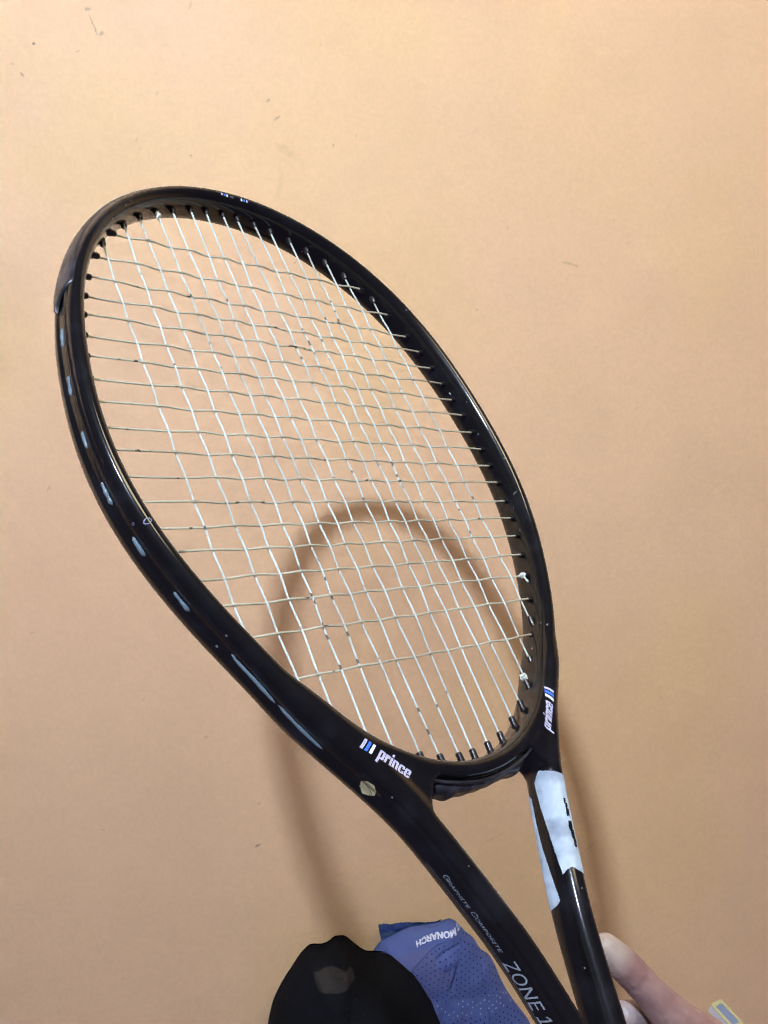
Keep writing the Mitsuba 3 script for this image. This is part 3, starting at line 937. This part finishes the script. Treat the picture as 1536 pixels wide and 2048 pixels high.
# ------------------------------------------------------------------ blue cap, hung upside down
BL = np.array([[0.1700, 0.8290], [0.1760, 0.8430], [0.1854, 0.8538], [0.195, 0.8585], [0.2199, 0.8663], [0.2397, 0.8668], [0.2496, 0.8688], [0.2568, 0.8704], [0.2629, 0.8681], [0.2692, 0.8614], [0.2756, 0.8545],
               [0.2848, 0.8463], [0.2937, 0.8326], [0.3029, 0.8254], [0.3095, 0.8147], [0.3151, 0.8015], [0.3242, 0.7838], [0.3339, 0.7685], [0.3446, 0.7542], [0.3541, 0.739], [0.362, 0.715], [0.360, 0.69],
               [0.340, 0.665], [0.300, 0.650], [0.250, 0.655], [0.205, 0.680], [0.180, 0.72], [0.170, 0.77]])
BLO = smooth_outline(BL)


def crease(v, line, w, amp):
    ln = LineString(line)
    pts = np.array([ln.interpolate(k, normalized=True).coords[0] for k in np.linspace(0, 1, 160)])
    d, i = cKDTree(pts).query(v)
    return amp * np.exp(-(d / w) ** 2) * np.sin(np.pi * np.clip(i / 159, .02, .98)) ** .5


def bl_lift(v, d):
    g = np.clip(d / .006, 0, 1)
    h = -crease(v, [(.2625, .8358), (.2585, .821), (.254, .8017)], .0016, .0045) + crease(v, [(.2590, .8350), (.2545, .82), (.250, .803)], .0035, .0030)
    h = h - crease(v, [(.2368, .8343), (.2399, .8407), (.2469, .8457), (.2593, .8501), (.2687, .8503)], .0022, .0020) + crease(v, [(.246, .828), (.252, .836), (.262, .838)], .005, .003)
    h = h - crease(v, [(.2803, .8498), (.2873, .8379), (.2918, .8177), (.2983, .7886), (.301, .72)], .0014, .0022)
    h = h + crease(v, [(.240, .80), (.236, .76), (.244, .72)], .006, .003) - crease(v, [(.268, .795), (.272, .76)], .002, .002)
    band = np.clip(((v[:, 1] - (v[:, 0] - .25) * .25 + np.minimum(v[:, 0] - .25, 0) ** 2 * 9) - .8555) / .0012, 0, 1)
    return (h + .0014 * band + .005 * (meshkit.fbm(np.c_[v * 34, v[:, 0] * 0 + 5], 3, seed=9) - .5)) * g


blm, bl_height, blp = dome(BLO, .026, .04, .0030, bl_lift, base=.015)
scene["blue_cap__crown"] = mikit.ply(with_skirt(blm, BLO, .015, blp), "mat_blue_mesh", smooth=True)
labels["blue_cap"] = {"label": "blue perforated cap hanging upside down with white lettering, behind the black cap", "category": "cap"}
inn = np.array([[0.1806, 0.8687], [0.1954, 0.868], [0.2197, 0.868], [0.2405, 0.8660], [0.250, 0.868], [0.244, 0.858], [0.2263, 0.853], [0.2044, 0.850], [0.1909, 0.846], [0.186, 0.846], [0.1837, 0.853]])
pv, pf = fine(Polygon(smooth_outline(inn, 120)), .003)
P = np.stack([pv[:, 0], WALL_Y - .010 - .003 * meshkit.noise(np.c_[pv * 160, pv[:, 0] * 0]), pv[:, 1]], 1)
scene["blue_cap__sweatband"] = mikit.ply(tri(P, pf), "mat_blue_inner", smooth=True)
# lettering along the band, upside down: it reads from the right to the left of the picture
tl = np.array([[0.2690, 0.8672], [0.2491, 0.8640], [0.2328, 0.8618], [0.2166, 0.8582], [0.205, 0.8515], [0.194, 0.8425]])
TL = np.r_[0, np.cumsum(np.linalg.norm(np.diff(tl, axis=0), axis=1))]
tsp = PchipInterpolator(TL, tl)
gs = []
for txt, x0, x1 in (("MONARCH", .0075, .0530), ("C", .066, .0715)):
    g = text_poly(txt, .0043, True).buffer(.00018)
    g = affinity.scale(g, (x1 - x0) / (g.bounds[2] - g.bounds[0]), 1, origin=(0, 0))
    gs += list(getattr(affinity.affine_transform(affinity.translate(g, x0 - g.bounds[0], 0), [1, .2, 0, 1, 0, 0]), "geoms", [g]))
for q in gs:
    v, f = fine(q, .0014)
    x = np.clip(v[:, 0], 0, TL[-1])
    c, tdir = tsp(x), tsp(x, 1)
    tdir = tdir / np.linalg.norm(tdir, axis=1)[:, None]
    nn = np.stack([-tdir[:, 1], tdir[:, 0]], 1)                    # up for text running right to left is down in the picture
    pq = c + nn * v[:, 1:]
    put("blue_cap__letter", tri(on_dome(pq, bl_height, .015, .0009), f), "mat_white_ink", smooth=True)

# ------------------------------------------------------------------ small white box with a screen
o = EYE + (np.array([0.481057, 0.767434, 0.844506]) - EYE) * (.893 / .767434)
E1, E2, E3 = np.array([.3468, -.8754, -.3368]), np.array([.9376, .338, .0812]), np.array([-.0418, .3396, -.9396])
E1, E2, E3 = unit(E1), unit(E2 - E1 * (E1 @ E2)), None
E3 = np.cross(E1, E2)
E3 = E3 if E3[1] > 0 else -E3


def dbox(a0, a1, b0, b1, c0, c1, r=.0009):
    m = m3.Manifold.batch_hull([m3.Manifold.sphere(r, 10).translate((x, y, z)) for x in (a0 + r, a1 - r) for y in (b0 + r, b1 - r) for z in (c0 + r, c1 - r)])
    return m


def dput(key, m):
    mm = m.to_mesh()
    v = np.array(mm.vert_properties[:, :3])
    P = o + v[:, :1] * E1 + v[:, 1:2] * E2 + v[:, 2:3] * E3
    t_ = tri(P, np.array(mm.tri_verts))
    return t_ if t_.volume > 0 else tri(P, t_.faces[:, ::-1])


DL, DW, DH = .066, .0172, .0122
body = dbox(0, DL, 0, DW, .0012, DH)
rim = dbox(0, DL, 0, DW, 0, .0026) - dbox(.0042, .030, .0030, DW - .0030, -.004, .0012, .0004)
scene["small_box__body"] = mikit.ply(dput("b", body), "mat_white_plastic", smooth=30)
scene["small_box__front"] = mikit.ply(dput("r", rim), "mat_cream_plastic", smooth=30)
scene["small_box__screen"] = mikit.ply(dput("s", dbox(.0046, .0296, .0034, DW - .0034, .0009, .0018, .0002)), "mat_screen", smooth=30)
labels["small_box"] = {"label": "small white box with a grey screen at the lower right corner by the wall", "category": "box"}

# ------------------------------------------------------------------ the hand


def chain(pts, rad, n=28):
    return [m3.Manifold.batch_hull([m3.Manifold.sphere(rad[k], n).translate(tuple(pts[k])), m3.Manifold.sphere(rad[k + 1], n).translate(tuple(pts[k + 1]))]) for k in range(len(pts) - 1)]


thumb = np.array([[0.1878, 0.3898, 1.1527], [0.1948, 0.3888, 1.1456], [0.2025, 0.388, 1.1377], [0.2105, 0.3876, 1.1288], [0.2215, 0.3873, 1.1163], [0.2455, 0.3876, 1.0938], [0.2744, 0.3895, 1.0662]])
thumb_r = [.0064, .0080, .0082, .0082, .0098, .0125, .0170]
wrist = np.array([0.318, 0.398, 1.012])
bones = chain(thumb, thumb_r)
palm = [np.array([0.272, 0.395, 1.0662]), np.array([0.262, 0.418, 1.078]), np.array([0.256, 0.424, 1.060]), np.array([0.252, 0.424, 1.040]), np.array([0.250, 0.418, 1.018])]
bones.append(m3.Manifold.batch_hull([m3.Manifold.sphere(r, 24).translate(tuple(p)) for p, r in zip([*palm, wrist], [.016, .011, .012, .012, .011, .020])]))
bones += chain([wrist, np.array([.39, .400, .93])], [.024, .030])
fingers = [([palm[1], (0.238, 0.416, 1.098), (0.2155, 0.4035, 1.1045), (0.2023, 0.3949, 1.1133)], [.0095, .0088, .0080, .0068]),
           ([palm[2], (0.226, 0.410, 1.080), (0.204, 0.388, 1.083), (0.188, 0.374, 1.090)], [.0100, .0090, .0082, .0070]),
           ([palm[3], (0.226, 0.404, 1.058), (0.205, 0.380, 1.060), (0.190, 0.364, 1.068)], [.0098, .0088, .0080, .0068]),
           ([palm[4], (0.228, 0.398, 1.036), (0.210, 0.376, 1.040), (0.198, 0.362, 1.047)], [.0086, .0076, .0070, .0060])]
for pts, rad in fingers:
    bones += chain(np.array([np.asarray(p, float) for p in pts]), rad)
hand = m3.Manifold.batch_boolean(bones, m3.OpType.Add).refine_to_length(.0022).to_mesh()
hm = trimesh.Trimesh(np.array(hand.vert_properties[:, :3]), np.array(hand.tri_verts), process=True)
trimesh.smoothing.filter_taubin(hm, lamb=.5, nu=.52, iterations=26)
# a pressed pad and the crease at the joint
cr = np.array([0.2030, 0.388, 1.1385])
ax_ = unit(thumb[4] - thumb[0])
al = (hm.vertices - cr) @ ax_
nearth = np.linalg.norm(np.cross(hm.vertices - cr, ax_), axis=1) < .013
for off, dep in ((0.0, .0007), (.0022, .0004), (-.004, .0003)):
    hm.vertices -= hm.vertex_normals * (dep * np.exp(-((al - off) / .0009) ** 2) * nearth)[:, None]
scene["person__hand"] = mikit.ply(hm, "mat_skin", smooth=True)
labels["person"] = {"label": "bare hand reaching in from the lower right, thumb pressed on the racket shaft", "category": "person"}
